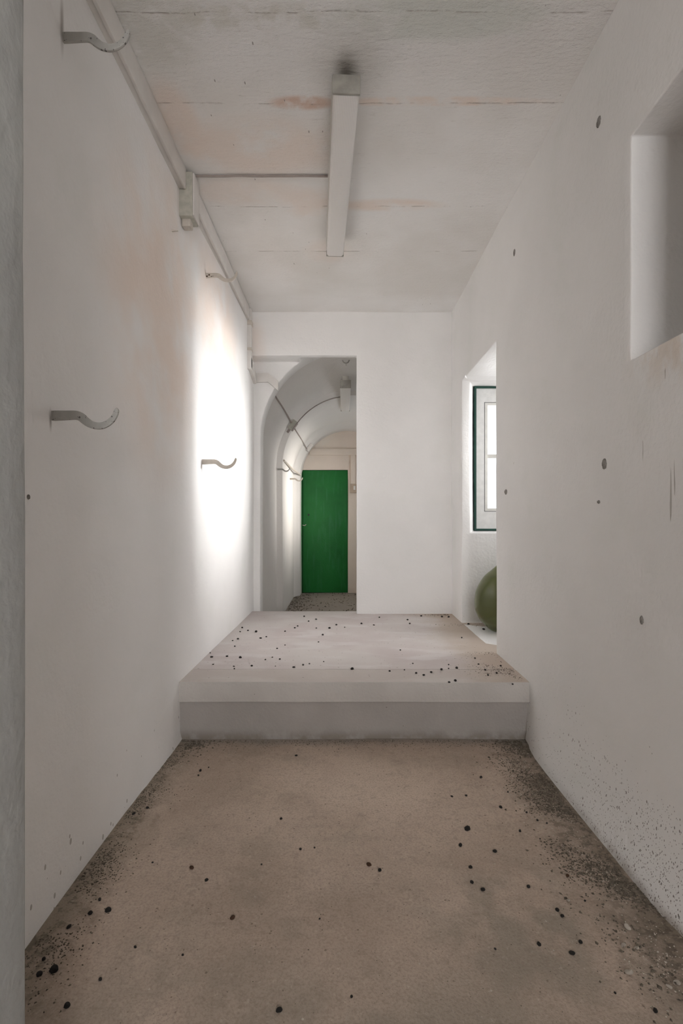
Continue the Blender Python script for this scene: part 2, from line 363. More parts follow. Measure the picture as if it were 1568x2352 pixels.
def bottle_material():
    s = NT('olive_green_glass')
    s.b.inputs['Transmission Weight'].default_value = 0.75; s.b.inputs['IOR'].default_value = 1.4
    col = s.mix(s.noise(4, 3), (0.34, 0.37, 0.15), (0.24, 0.27, 0.10))
    return s.out(col, 0.16, s.noise(6, 2), 0.002, spec=0.5)
M['bottle'] = bottle_material()
def pane_material():
    s = NT('window_glass')
    tr = s.n('ShaderNodeBsdfTransparent'); gl = s.n('ShaderNodeBsdfGlossy'); gl.inputs['Roughness'].default_value = .02
    mx = s.n('ShaderNodeMixShader'); mx.inputs[0].default_value = .06
    s.L(tr.outputs[0], mx.inputs[1]); s.L(gl.outputs[0], mx.inputs[2]); s.L(mx.outputs[0], s.t.nodes['Material Output'].inputs[0]); return s.m
M['pane'] = pane_material()

# ------------------------------------------------------------------ structure
def struct(o, label, cat): return tag(o, label, cat, kind='structure')
ZL = -0.30; ZC = 2.67
def left_shape(p):
    if p.x > -1.0 and p.y > 1.3:
        p.x += 0.016 * max(0, p.y - 2.66)
        # small cove of plaster where the wall meets the lower floor beside the step
        if p.y < 2.75: p.x += 0.010 * math.exp(-(p.z + .3) / .07) * max(0, min(1, (p.y - 2.0) / .4))
    return p
struct(boolean_shell('wall_left', M['left'], [(-1.25, -.845, .80, 4.80, ZL - .1, ZC + .05)], [], shape=left_shape), 'long white plaster wall on the left with iron hooks', 'wall')
def right_shape(p):
    if abs(p.x - .97) < .03 and 1.0 < p.y < 2.9 and p.z < .15:
        k = math.exp(-max(0, p.z + .3) / .05) * max(0, min(1, (p.y - 1.1) / .4)) * max(0, min(1, (2.75 - p.y) / .3)); p.x -= 0.075 * k
    return p
def splay(bm):
    f = (1.0, 4.05, .714, 1.985); vs = []
    for (x0, x1, y, z0, z1) in ((.968 - .012, 2.10, 4.02, .700, 1.985), (1.0906, 1.90, 4.24, .748, 1.928)):
        vs.append([bm.verts.new(c) for c in ((x0, y, z0), (x1, y, z0), (x1, y, z1), (x0, y, z1))])
    a, b = vs; bm.faces.new(a); bm.faces.new(b[::-1])
    for i in range(4): bm.faces.new((a[i], a[(i + 1) % 4], b[(i + 1) % 4], b[i]))
struct(boolean_shell('wall_right', M['right'],
    [(.97, 1.42, -3.0, 4.62, ZL - .1, ZC + .05), (1.30, 2.75, 4.15, 4.62, -.1, ZC + .05)],
    [(.90, 1.50, 3.22, 4.15, 0.0, 1.965), (.90, 1.50, .85, 1.715, 1.384, 2.135), splay, (1.0906, 1.90, 4.2, 4.7, .748, 1.928)],
    bevel=0.007, shape=right_shape), 'white plaster wall on the right with square niche and doorway to the alcove', 'wall')
def arch(bm, xc, r, zs, h, y0, y1, n=28, zb=-.5):
    pts = [(xc - r, zb)] + [(xc - r * math.cos(math.pi * i / n), zs + h * math.sin(math.pi * i / n)) for i in range(n + 1)] + [(xc + r, zb)]
    A = [bm.verts.new((x, y0, z)) for x, z in pts]; B = [bm.verts.new((x, y1, z)) for x, z in pts]
    bm.faces.new(A); bm.faces.new(B[::-1])
    for i in range(len(A)): j = (i + 1) % len(A); bm.faces.new((A[i], A[j], B[j], B[i]))
struct(boolean_shell('wall_back', M['back'], [(-1.0, .975, 4.53, 4.90, ZL - .1, ZC + .05)],
    [(-1.1, .130, 4.4, 4.72, -1, 2.285), (lambda bm: arch(bm, .088, .84, 1.59, .84, 4.6, 5.0, zb=-1))], bevel=0.010, angle=25),
    'white end wall of corridor with doorway to the vaulted passage', 'wall')
struct(boolean_shell('ceiling', M['ceiling'], [(-2.2, 2.8, -3.1, 4.95, ZC, ZC + .2)], [], bevel=0), 'white board-marked plaster ceiling with peach stains', 'ceiling')
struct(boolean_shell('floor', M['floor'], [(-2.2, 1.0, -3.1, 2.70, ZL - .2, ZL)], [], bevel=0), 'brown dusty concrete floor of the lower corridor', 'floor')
# raised landing: slab, its riser and its nosing strip
def landing():
    bm = bmesh.new(); addbox(bm, -1.0, 2.75, 2.885, 4.66, -.16, 0)
    o = finish(bm, 'floor_landing', M['landing'], bevel=.004, smooth=40); struct(o, 'pale raised concrete landing scattered with droppings', 'floor')
    n = boolean_shell('trim_1', M['landing'], [(-.95, 1.10, 2.655, 2.8795, -.106, 0)], [], bevel=.005, step=.1, amp=.003)
    n.name = 'trim_1'; n.data.materials.append(M['nosing_face'])
    for p in n.data.polygons:
        if p.normal.y < -.5: p.material_index = 1
    struct(n, 'pale concrete nosing strip along the edge of the landing', 'step')
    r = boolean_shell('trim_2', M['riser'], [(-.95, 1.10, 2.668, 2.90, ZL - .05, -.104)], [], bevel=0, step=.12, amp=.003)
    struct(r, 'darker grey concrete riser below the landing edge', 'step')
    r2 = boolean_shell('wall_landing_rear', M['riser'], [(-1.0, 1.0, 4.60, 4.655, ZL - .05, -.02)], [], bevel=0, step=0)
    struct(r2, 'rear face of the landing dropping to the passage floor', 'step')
landing()
# near opening the photographer stands in, and the room behind
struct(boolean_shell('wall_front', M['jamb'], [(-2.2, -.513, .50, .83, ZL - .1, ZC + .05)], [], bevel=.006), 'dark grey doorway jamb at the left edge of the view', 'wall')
struct(box('wall_rear_left', M['back'], -2.3, -2.15, -3.1, .6, ZL - .1, ZC + .05), 'side wall of the room behind the camera', 'wall')
struct(boolean_shell('wall_rear', M['back'], [(-2.3, 1.42, -3.1, -2.95, ZL - .1, ZC + .05)], [(.3, 1.3, -3.3, -2.8, .6, 2.1)], bevel=0, step=0), 'rear wall behind the camera with an added window opening', 'wall')  # opening added for the fill light, set aside so the niche stays dark
struct(boolean_shell('wall_niche_dark_box', M['jamb'], [(1.40, 3.0, .2, 2.6, .4, 2.68)], [(1.30, 2.9, .3, 2.5, .5, 2.6)], bevel=0, step=0), 'added dark box behind the square opening in the right wall', 'wall')  # made-up closed box that keeps the square opening dark
# alcove to the right
struct(box('wall_alcove_front', M['back'], 1.42, 2.75, 2.70, 2.80, -.1, ZC + .05), 'near wall of the side alcove', 'wall')
struct(boolean_shell('wall_alcove_side', M['back'], [(2.60, 2.75, 2.7, 4.62, -.1, ZC + .05)], [(2.5, 2.85, 3.07, 4.13, .85, 1.92)], bevel=0, step=0), 'side wall of the alcove with its window', 'wall')

# vaulted passage
ST = [(4.88, -.785, 1.60, 2.47), (5.9, -.765, 1.48, 2.345), (5.99, -.765, 1.475, 2.335), (6.03, -.70, 1.46, 2.29), (7.42, -.70, 1.46, 2.23), (7.46, -.665, 1.45, 2.20), (7.52, -.655, 1.45, 2.19), (7.56, -.62, 1.44, 2.17), (7.9, -.615, 1.44, 2.165)]
XC = .09
def vprof(y):
    for a, b in zip(ST, ST[1:]):
        if y <= b[0] or b is ST[-1]:
            t = max(0, min(1, (y - a[0]) / (b[0] - a[0]))); return [a[i] + (b[i] - a[i]) * t for i in (1, 2, 3)]
def vdist(p):
    L, zs, za = vprof(p.y); r = XC - L
    if p.z < zs: return r - abs(p.x - XC)
    return 1 - math.sqrt(((p.x - XC) / r) ** 2 + ((p.z - zs) / (za - zs)) ** 2)
def vhit(u, v, inset=0.0):
    "where the sight line through this pixel meets the vault"
    d = 4.95
    while d < 7.9:
        p = px(u, v, d)
        if vdist(p) <= inset: return p
        d += 0.01
    return px(u, v, 7.79)
def vault():
    bm = bmesh.new(); ys = []
    for a, b in zip(ST, ST[1:]):
        n = max(1, int((b[0] - a[0]) / .1)); ys += [a[0] + (b[0] - a[0]) * i / n for i in range(n)]
    ys.append(ST[-1][0]); rows = []
    zlist = [ZL - .05, 0, .3, .6, .88, 1.1, 1.3]
    for y in ys:
        L, zs, za = vprof(y); r = XC - L; n = 32
        row = [(XC - r, z) for z in zlist] + [(XC - r * math.cos(math.pi * i / n), zs + (za - zs) * math.sin(math.pi * i / n)) for i in range(n + 1)] + [(XC + r, z) for z in zlist[::-1]]
        rows.append([bm.verts.new(warp((x, y, z), .005)) for x, z in row])
    nk = len(rows[0])
    for i in range(len(rows) - 1):
        for k in range(nk - 1):
            if 6.1 < ys[i] and ys[i + 1] < 7.3 and nk - 1 - 9 <= k <= nk - 1 - 5: continue      # side window
            bm.faces.new((rows[i][k], rows[i + 1][k], rows[i + 1][k + 1], rows[i][k + 1]))
    me = bpy.data.meshes.new('ceiling_vault'); bm.to_mesh(me); bm.free()
    for p in me.polygons: p.use_smooth = True
    o = link('ceiling_vault', me, M['vault']); m = o.modifiers.new('s', 'SOLIDIFY'); m.thickness = .16; m.offset = 1
    dg = bpy.context.evaluated_depsgraph_get(); me2 = bpy.data.meshes.new_from_object(o.evaluated_get(dg)); o.modifiers.clear(); o.data = me2
    cen = sum((v.co.x for v in me2.vertices)) / len(me2.vertices)
    w = max(v.co.z for v in me2.vertices)
    if w < 2.52:      # solidified the wrong way: flip
        o.data = me; m = o.modifiers.new('s', 'SOLIDIFY'); m.thickness = .16; m.offset = -1
        dg = bpy.context.evaluated_depsgraph_get(); me2 = bpy.data.meshes.new_from_object(o.evaluated_get(dg)); o.modifiers.clear(); o.data = me2
    me2.set_sharp_from_angle(angle=math.radians(40))
    struct(o, 'white plastered barrel vault over the far passage', 'ceiling')
vault()
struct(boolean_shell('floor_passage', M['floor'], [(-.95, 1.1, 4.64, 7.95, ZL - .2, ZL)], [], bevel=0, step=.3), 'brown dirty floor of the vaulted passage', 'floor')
DY = 7.80
struct(boolean_shell('wall_end', M['end'], [(-1.0, 1.2, DY, DY + .3, ZL - .1, 2.6)], [(-.632, .090, DY - .1, DY + .4, ZL - .2, 1.577)], bevel=.006, step=.2), 'end wall of the passage around the green door', 'wall')
# green door
dr = struct(box('door_1', M['door'], -.598, .0925, DY + .02, DY + .06, ZL + .004, 1.572, bevel=.003), 'plain green door closing the end of the vaulted passage', 'door')
box('door_backing', M['gap'], -.66, .12, DY + .07, DY + .12, ZL - .05, 1.60, dr)  # added dark backing, blocks sky light through the slits beside the leaf
box('door_frame', M['door'], -.630, -.606, DY + .004, DY + .06, ZL, 1.575, dr, bevel=.003)
box('keyhole_plate', M['gap'], -.520, -.498, DY + .012, DY + .024, .878, .905, dr, bevel=.003)
bm = tube_bm(smooth_path([(-.60, DY + .01, .735), (-.57, DY - .005, .728), (-.545, DY - .008, .745)], 5), .006, 6); finish(bm, 'latch', M['hook_white'], dr, 60)

# windows
def window(name, label, x0, x1, y, z0, z1, axis='y', parts=True):
    """wooden window seen from inside; (x0..x1) runs along the wall, y is the inner face"""
    def B(nm, mat, a0, a1, b0, b1, c0, c1, parent=None, bev=.002):
        if axis == 'y': return box(nm, mat, a0, a1, y + b0, y + b1, c0, c1, parent, bevel=bev)
        s = 1 if axis == 'x' else -1
        bb = sorted((y + s * b0, y + s * b1)); 
        if axis in ('x', '-x'): return box(nm, mat, bb[0], bb[1], a0, a1, c0, c1, parent, bevel=bev)
        bb = sorted((y - b0, y - b1)); return box(nm, mat, a0, a1, bb[0], bb[1], c0, c1, parent, bevel=bev)
    def ring(nm, mat, a0, a1, c0, c1, w, b0, b1, parent, wb=None, wt=None):
        wb = wb or w; wt = wt or w
        bm = bmesh.new()
        for q in ((a0, a1, c0, c0 + wb), (a0, a1, c1 - wt, c1), (a0, a0 + w, c0 + wb, c1 - wt), (a1 - w, a1, c0 + wb, c1 - wt)):
            if axis == 'y': addbox(bm, q[0], q[1], y + b0, y + b1, q[2], q[3])
            elif axis == 'x': addbox(bm, y + b0, y + b1, q[0], q[1], q[2], q[3])
            else: addbox(bm, q[0], q[1], y - b1, y - b0, q[2], q[3])
        return finish(bm, nm, mat, parent, 30, 0)
    root = ring(name, M['frame_green'], x0, x1, z0, z1, .016, -.045, .05, None); struct(root, label, 'window')
    ring('window_board', M['frame_white'], x0 + .016, x1 - .016, z0 + .002, z1 - .012, .068, -.032, .04, root, wb=.155, wt=.115)
    ax0, ax1, az0, az1 = x0 + .084, x1 - .084, z0 + .157, z1 - .127
    ring('window_gap', M['gap'], ax0, ax1, az0, az1, .007, -.02, .04, root)
    mid = (ax0 + ax1) / 2
    for (c0, c1) in ((ax0 + .007, mid), (mid, ax1 - .007)):
        cs = ring('casement', M['casement'], c0, c1, az0 + .004, az1 - .004, .022, -.026, .01, root)
        zc = (az0 + az1) / 2 + .006
        B('glazing_bar', M['casement'], c0 + .022, c1 - .022, -.018, .006, zc - .016, zc + .016, cs)
        B('pane', M['pane'], c0 + .02, c1 - .02, -.002, .002, az0 + .02, az1 - .02, cs, 0)
    return root
window('window_1', 'weathered white window with dark green outer edge seen through the right doorway', 1.088, 1.9026, 4.25, .745, 1.931)
window('window_2', 'side window lighting the alcove', 3.07, 4.13, 2.66, .85, 1.92, 'x')
window('window_rear_added', 'added unseen window behind the camera for the fill light', .3, 1.3, -3.0, .6, 2.1, 'w')  # made-up window around the rear fill light

# ------------------------------------------------------------------ demijohn
def demijohn():
    cx, cy = 1.252, 3.868
    prof = [(0, .012), (.10, .006), (.128, .004), (.15, .018), (.1725, .040), (.200, .070), (.214, .090), (.238, .142), (.245, .19), (.243, .23), (.234, .29), (.208, .35), (.168, .41), (.121, .452), (.085, .485), (.055, .52), (.040, .555), (.036, .60), (.036, .635)]
    prof = [Vector((r, z, 0)) for r, z in prof]; prof = [(max(0, p.x), p.y) for p in smooth_path(prof, 4)]
    prof[0] = (0, .012)
    inner = [(max(0, r - .007), z + (.007 if z < .05 else 0)) for r, z in prof][::-1]
    full = prof + inner
    bm = bmesh.new(); n = 64; rings = []
    for r, z in full:
        rings.append([bm.verts.new((cx + r * math.cos(2 * math.pi * k / n), cy + r * math.sin(2 * math.pi * k / n), z)) for k in range(n)] if r > 1e-4 else [bm.verts.new((cx, cy, z))])
    for a, b in zip(rings, rings[1:]):
        for k in range(n):
            j = (k + 1) % n
            if len(a) == 1 and len(b) == 1: continue
            if len(a) == 1: bm.faces.new((a[0], b[k], b[j]))
            elif len(b) == 1: bm.faces.new((a[k], a[j], b[0]))
            else: bm.faces.new((a[k], a[j], b[j], b[k]))
    root = empty('demijohn', (cx, cy, 0))
    body = finish(bm, 'bottle_body', M['bottle'], None, 60); part(body, root)
    bm = bmesh.new(); pts = [(cx + .041 * math.cos(t), cy + .041 * math.sin(t), .625) for t in [2 * math.pi * i / 40 for i in range(41)]]
    lip = finish(tube_bm(pts, .009, 10, bm, False), 'lip', M['bottle'], None, 60); part(lip, root)
    tag(root, 'large round olive-green glass demijohn half hidden behind the right wall edge', 'demijohn')
demijohn()

# ------------------------------------------------------------------ wall hooks
def hook_mesh():
    raw = [(-40, 200, 30), (0, 200, 60), (85, 198, 58), (150, 197, 55), (182, 208, 53), (208, 230, 50), (240, 252, 46), (275, 262, 43), (310, 262, 41), (345, 249, 38), (372, 228, 35), (392, 200, 31), (403, 172, 27), (405, 160, 20)]
    k = .000468; P = smooth_path([(a * k, (200 - b) * k, c * k / 2) for a, b, c in raw], 4)
    bm = bmesh.new(); A = []; B = []
    th = .0045
    for i, p in enumerate(P):
        t = P[min(i + 1, len(P) - 1)] - P[max(i - 1, 0)]; t.z = 0; t.normalize(); nrm = Vector((-t.y, t.x, 0))
        a = Vector((p.x, p.y, 0)) + nrm * p.z; b = Vector((p.x, p.y, 0)) - nrm * p.z
        A.append([bm.verts.new((a.x, -th, a.y)), bm.verts.new((a.x, th, a.y))]); B.append([bm.verts.new((b.x, -th, b.y)), bm.verts.new((b.x, th, b.y))])
    tip = P[-1]; 
    for i in range(len(P) - 1):
        bm.faces.new((A[i][0], A[i + 1][0], A[i + 1][1], A[i][1])); bm.faces.new((B[i][0], B[i][1], B[i + 1][1], B[i + 1][0]))
        bm.faces.new((A[i][0], B[i][0], B[i + 1][0], A[i + 1][0])); bm.faces.new((A[i][1], A[i + 1][1], B[i + 1][1], B[i][1]))
    bm.faces.new((A[0][0], A[0][1], B[0][1], B[0][0]))
    t0, t1 = bm.verts.new((tip.x, -th, tip.y + .005)), bm.verts.new((tip.x, th, tip.y + .005))
    bm.faces.new((A[-1][0], t0, t1, A[-1][1])); bm.faces.new((B[-1][0], B[-1][1], t1, t0)); bm.faces.new((A[-1][0], B[-1][0], t0)); bm.faces.new((A[-1][1], t1, B[-1][1]))
    bmesh.ops.recalc_face_normals(bm, faces=bm.faces)
    es = [e for e in bm.edges if len(e.link_faces) == 2 and e.calc_face_angle(0) > .9]
    bmesh.ops.bevel(bm, geom=es, offset=.0012, segments=2, profile=.5, affect='EDGES', clamp_overlap=True)
    me = bpy.data.meshes.new('wall_hook'); bm.to_mesh(me); bm.free()
    for p in me.polygons: p.use_smooth = True
    me.set_sharp_from_angle(angle=math.radians(40)); return me
HM = hook_mesh()
def hook(u, v, x, mat, label, sc=1.0):
    d = x * F / (u - U0); p = px(u, v, d)
    o = bpy.data.objects.new('wall_hook', HM.copy()); COL.objects.link(o); o.data.materials.append(mat); o.location = p; o.scale = (sc, 1, sc)
    return tag(o, label, 'hook', 'iron hooks along the left wall')
hook(119, 955, -.845, M['hook_paint'], 'grey iron wall hook nearest the camera at mid height on the left wall')
hook(464, 1061, -.840, M['hook_white'], 'grey iron wall hook at mid height in front of the bright streak of light', 1.07)  # lighter coat paints in the light on this grey hook
hook(145, 87, -.845, M['hook_paint'], 'large grey iron wall hook high on the left wall overlapping the trunking', 1.04)
rh = hook(471, 633, -.842, M['hook_white'], 'whitewashed iron hook with rust spots high on the left wall beyond the junction box', 1.03)
for i, (a, b, s_) in enumerate(((.012, -.006, .006), (.025, .002, .006), (.038, -.007, .004), (.047, -.006, .003))):
    bm = bmesh.new(); bmesh.ops.create_icosphere(bm, subdivisions=1, radius=1, matrix=Matrix.Translation((a, -.0045, b)) @ Matrix.Diagonal((s_, .0015, s_ * .9, 1)))
    o = finish(bm, 'rust_spot', M['rust'], rh, 60); o['label'] = 'dark rust spot'
hook(637, 1078, -.755, M['hook_paint'], 'small grey iron hook on the shaded side of the vaulted passage', .75)
hook(666, 1100, -.695, M['hook_white'], 'pale iron hook farthest away beside the green door', .88)
# stub of a broken hook
bm = bmesh.new(); 
p = px(396, 529, .845 * F / (U0 - 396))
vs = addbox(bm, p.x - .02, p.x + .028, p.y - .005, p.y + .005, p.z - .008, p.z + .006); vs[4].co.z += .004; vs[5].co.z -= .007; vs[6].co.z += .004; vs[7].co.z -= .007
tag(finish(bm, 'hook_stub', M['hook_white'], bevel=.002, smooth=40), 'short broken stub of iron just below the junction box', 'hook')

# ceiling ring hook in the vault
c = px(794, 826, 5.15)
pts = [(c.x + .034 * math.cos(t), c.y + 0.0 * math.sin(t), c.z + .036 * math.sin(t)) for t in [math.radians(150 + 12 * i) for i in range(21)]]
root = empty('ring_hook', c)
o = part(finish(tube_bm(pts, .006, 8), 'ring', M['hook_paint'], None, 60), root)
ztop = 2.50
o = part(finish(tube_bm([(c.x + .022, c.y, c.z + .03), (c.x + .022, c.y, vprof(c.y)[2] + .01)], .004, 8), 'shank', M['hook_paint'], None, 60), root)
o = part(finish(tube_bm([(c.x, c.y, c.z - .034), (c.x + .002, c.y, c.z - .06)], .0025, 6), 'wire_end', M['hook_paint'], None, 60), root)
tag(root, 'curled iron ring hanging from the vault just behind the doorway lintel', 'hook')

# ------------------------------------------------------------------ ceiling lamps
def lamp(name, near, far, width, zb, zt, label, cx_near, cx_far, ceil_z):
    y0, y1 = near, far; L = y1 - y0; ang = math.atan2(cx_far - cx_near, L)
    mid = Vector(((cx_near + cx_far) / 2, (y0 + y1) / 2, zb))
    root = empty(name, mid); root.rotation_euler = (0, 0, -ang); h = L / 2; w_ = width / 2; H = zt - zb
    def P(nm, mat, x0, x1, ya, yb, z0, z1, bev=.003): return box(nm, mat, x0, x1, ya, yb, z0, z1, root, bevel=bev)
    P('lamp_tray', M['lamp_metal'], -w_ - .004, w_ - .008, -h + .004, h - .004, H * .45, H)
    # diffuser: shallow trough with softened lower edges
    bm = bmesh.new(); pr = [(-w_, H * .5), (-w_, .012), (-w_ + .006, .004), (-w_ + .014, 0), (w_ - .014, 0), (w_ - .006, .004), (w_, .012), (w_, H * .9), (-w_ + .01, H * .9)]
    A = [bm.verts.new((x, -h + .006, z)) for x, z in pr]; B = [bm.verts.new((x, h - .006, z)) for x, z in pr]
    bm.faces.new(A); bm.faces.new(B[::-1])
    for i in range(len(A)): j = (i + 1) % len(A); bm.faces.new((A[i], A[j], B[j], B[i]))
    finish(bm, 'diffuser', M['lens'], root, 40)
    for s_ in (-1, 1):
        P('end_cap', M['lamp_cap'], -w_ - .003, w_ + .002, s_ * h - .006, s_ * h + .006, .001, H + .002)
        P('mounting_spacer', M['gap'] if zt > 2.5 else M['lamp_metal'], -w_ * .6, w_ * .6, s_ * (h - .10) - .03, s_ * (h - .10) + .03, H, ceil_z - zb + .004, .002)
    return tag(root, label, 'lamp', None)
lamp('ceiling_lamp', 2.06, 3.34, .108, EYE + 1.70, EYE + 1.776, 'long white fluorescent batten with prismatic cover on the corridor ceiling', .018, -.045, ZC)
lamp('ceiling_lamp', 5.40, 6.58, .112, 2.215, 2.30, 'short-looking distant batten lamp hanging from the vault crown', .037, .044, 2.36)

# ------------------------------------------------------------------ trunking, boxes, cables
def trunk(name, segs, label, lid=True):
    root = None
    for i, (x0, x1, y0, y1, z0, z1) in enumerate(segs):
        pass
t1 = tag(box('cable_trunking', M['plastic'], -.856, -.822, .84, 2.662, 2.562, 2.662, bevel=.004), 'near run of white cable trunking in the corner of left wall and ceiling', 'cable trunking', 'white trunking along the left wall')
box('trunking_lid', M['plastic'], -.822, -.808, .84, 2.655, 2.556, 2.664, t1, bevel=.003)
t2 = tag(box('cable_trunking', M['plastic'], -.852, -.812, 2.775, 4.44, 2.562, 2.660, bevel=.004), 'white cable trunking run between junction box and end wall', 'cable trunking', 'white trunking along the left wall')
box('trunking_lid', M['plastic'], -.812, -.796, 2.78, 4.40, 2.556, 2.664, t2, bevel=.003)
# junction box
jb = empty('junction_box', (-.82, 2.72, 2.52))
part(box('box_body', M['box'], -.852, -.778, 2.664, 2.775, 2.425, 2.655, bevel=.004), jb)
part(box('box_lid', M['plastic'], -.778, -.770, 2.668, 2.770, 2.43, 2.65, bevel=.002), jb)
part(box('cable_gland', M['hook_white'], -.842, -.795, 2.69, 2.74, 2.385, 2.426, bevel=.006), jb)
tag(jb, 'grey-green junction box on the left wall where the cable crosses the ceiling', 'junction box')
# cable to the lamp
pts = [(-.775 + .70 * t / 14, 2.712 + .0012 * math.sin(t), 2.662 + .0006 * math.sin(t * 1.7)) for t in range(15)]
tag(finish(tube_bm(pts, .0055, 8), 'ceiling_cable', M['cable'], None, 60), 'straight grey cable crossing the ceiling from junction box to lamp', 'cable')
# drop beside the doorway and the bend into the passage
dp = empty('cable_duct', (-.80, 4.46, 2.15))
part(box('duct_riser', M['plastic'], -.835, -.785, 4.43, 4.49, 2.14, 2.665, bevel=.006), dp)
part(box('duct_coupling', M['hook_white'], -.840, -.779, 4.425, 4.495, 2.52, 2.56, bevel=.004), dp)
part(box('duct_coupling', M['hook_white'], -.838, -.781, 4.426, 4.494, 2.30, 2.325, bevel=.003), dp)
def slab(name, mat, pts, t, axis, parent):
    "flat duct following a polyline on a wall; pts are centre points with half height"
    bm = bmesh.new(); fr = []; bk = []
    for (p, h) in pts:
        p = Vector(p); fr.append([bm.verts.new(p + Vector((0, 0, h))), bm.verts.new(p - Vector((0, 0, h)))])
        q = p + Vector(axis) * t; bk.append([bm.verts.new(q + Vector((0, 0, h))), bm.verts.new(q - Vector((0, 0, h)))])
    n = len(pts)
    for i in range(n - 1):
        for a, b in (((fr[i][0], fr[i][1], fr[i + 1][1], fr[i + 1][0]), 0), ((bk[i][0], bk[i + 1][0], bk[i + 1][1], bk[i][1]), 0), ((fr[i][0], fr[i + 1][0], bk[i + 1][0], bk[i][0]), 0), ((fr[i][1], bk[i][1], bk[i + 1][1], fr[i + 1][1]), 0)): bm.faces.new(a)
    bm.faces.new((fr[0][0], bk[0][0], bk[0][1], fr[0][1])); bm.faces.new((fr[-1][0], fr[-1][1], bk[-1][1], bk[-1][0]))
    return part(finish(bm, name, mat, None, 35, .003), parent)
slab('duct_slope', M['plastic'], [((-.785, 4.44, 2.205), .045), ((-.785, 4.705, 2.125), .045)], .05, (-1, 0, 0), dp)
slab('duct_run', M['plastic'], [((-.80, 4.690, 2.135), .042), ((-.678, 4.690, 2.137), .042), ((-.585, 4.690, 2.060), .046)], .045, (0, 1, 0), dp)
tag(dp, 'white cable duct dropping down the corner and bending into the arch', 'cable duct')
# vault cables
def surf_cable(pix, r, name, mat, label):
    P = smooth_path([vhit(u, v, .01) for u, v in pix], 5)
    return tag(finish(tube_bm(P, r, 8), name, mat, None, 60), label, 'cable')
surf_cable([(622, 893), (634, 913), (646, 931), (657, 949), (670, 972)], .008, 'vault_cable', M['cable'], 'grey cable climbing the vault from the arch to the small box')
surf_cable([(677, 985), (687, 1001), (697, 1018), (707, 1035)], .007, 'vault_cable', M['cable'], 'grey cable descending from the vault box toward the far end')
box_p = vhit(672, 977, .01)
def curve_across():
    y = box_p.y + .02; L, zs, za = vprof(y); r = XC - L; P = []
    t0 = math.atan2((box_p.z - zs) / (za - zs), (XC - box_p.x) / r)
    t1 = math.acos((XC - (-.01)) / r)
    for i in range(22):
        t = t0 + (t1 - t0) * i / 21; P.append((XC - (r - .008) * math.cos(t), y, zs + (za - zs - .008) * math.sin(t)))
    return P
tag(finish(tube_bm(curve_across(), .0055, 8), 'vault_cable', M['cable'], None, 60), 'curved grey cable following the vault round to the distant lamp', 'cable')
vb = empty('vault_junction_box', box_p)
nrm = Vector((XC - box_p.x, 0, 1.45 - box_p.z)).normalized(); tan = Vector((-nrm.z, 0, nrm.x))
def obox(name, mat, c, ex, ey, ez, X, Z, parent):
    bm = bmesh.new(); addbox(bm, -ex, ex, -ey, ey, -ez, ez); Y = Z.cross(X)
    mt = Matrix((X, Y, Z)).transposed().to_4x4(); mt.translation = c
    bmesh.ops.transform(bm, matrix=mt, verts=bm.verts); return part(finish(bm, name, mat, None, 35, .003), parent)
obox('box_body', M['box'], box_p, .06, .045, .028, tan, nrm, vb)
obox('box_lid', M['cable'], box_p + nrm * .032, .055, .04, .005, tan, nrm, vb)
obox('cable_gland', M['cable'], box_p - tan * .085, .022, .02, .014, tan, nrm, vb)
tag(vb, 'small dark grey junction box stuck on the vault curve', 'junction box')
eb = vhit(711, 1028, .01)
e2 = empty('vault_junction_box', eb); nn = Vector((XC - eb.x, 0, 1.44 - eb.z)).normalized(); tt = Vector((-nn.z, 0, nn.x))
obox('box_body', M['plastic'], eb, .06, .05, .025, tt, nn, e2)
tag(e2, 'small white box at the far arch where the cable ends', 'junction box')
# slanting rod on the lit pier
a = px(650, 1058, 6.10); b = px(687, 1087, 7.56); a.x = -.692; b.x = -.634
tag(finish(tube_bm([(-.69, 6.08, 1.53), (-.665, 6.8, 1.503), (-.610, 7.55, 1.478)], .012, 8), 'wall_pipe', M['hook_white'], None, 60), 'thin pale pipe sloping along the lit side of the passage to the green door', 'pipe')
# trunking and switch on the end wall
tr = empty('wall_trunking', (.1, DY - .02, 1.9))
part(box('trunking_run', M['end'], -.49, .50, DY - .035, DY + .01, 1.80, 1.895, bevel=.004), tr)
part(box('trunking_drop', M['end'], .135, .20, DY - .03, DY + .01, 1.36, 1.80, bevel=.004), tr)
tag(tr, 'peach painted trunking above the green door with a drop to the switch', 'cable trunking')
sw = empty('light_switch', (.17, DY - .02, 1.30))
part(box('switch_body', M['switch'], .125, .235, DY - .045, DY + .01, 1.225, 1.36, bevel=.006), sw)
part(box('switch_rocker', M['casement'], .175, .205, DY - .052, DY - .04, 1.27, 1.33, bevel=.003), sw)
tag(sw, 'beige surface switch box beside the green door', 'switch')

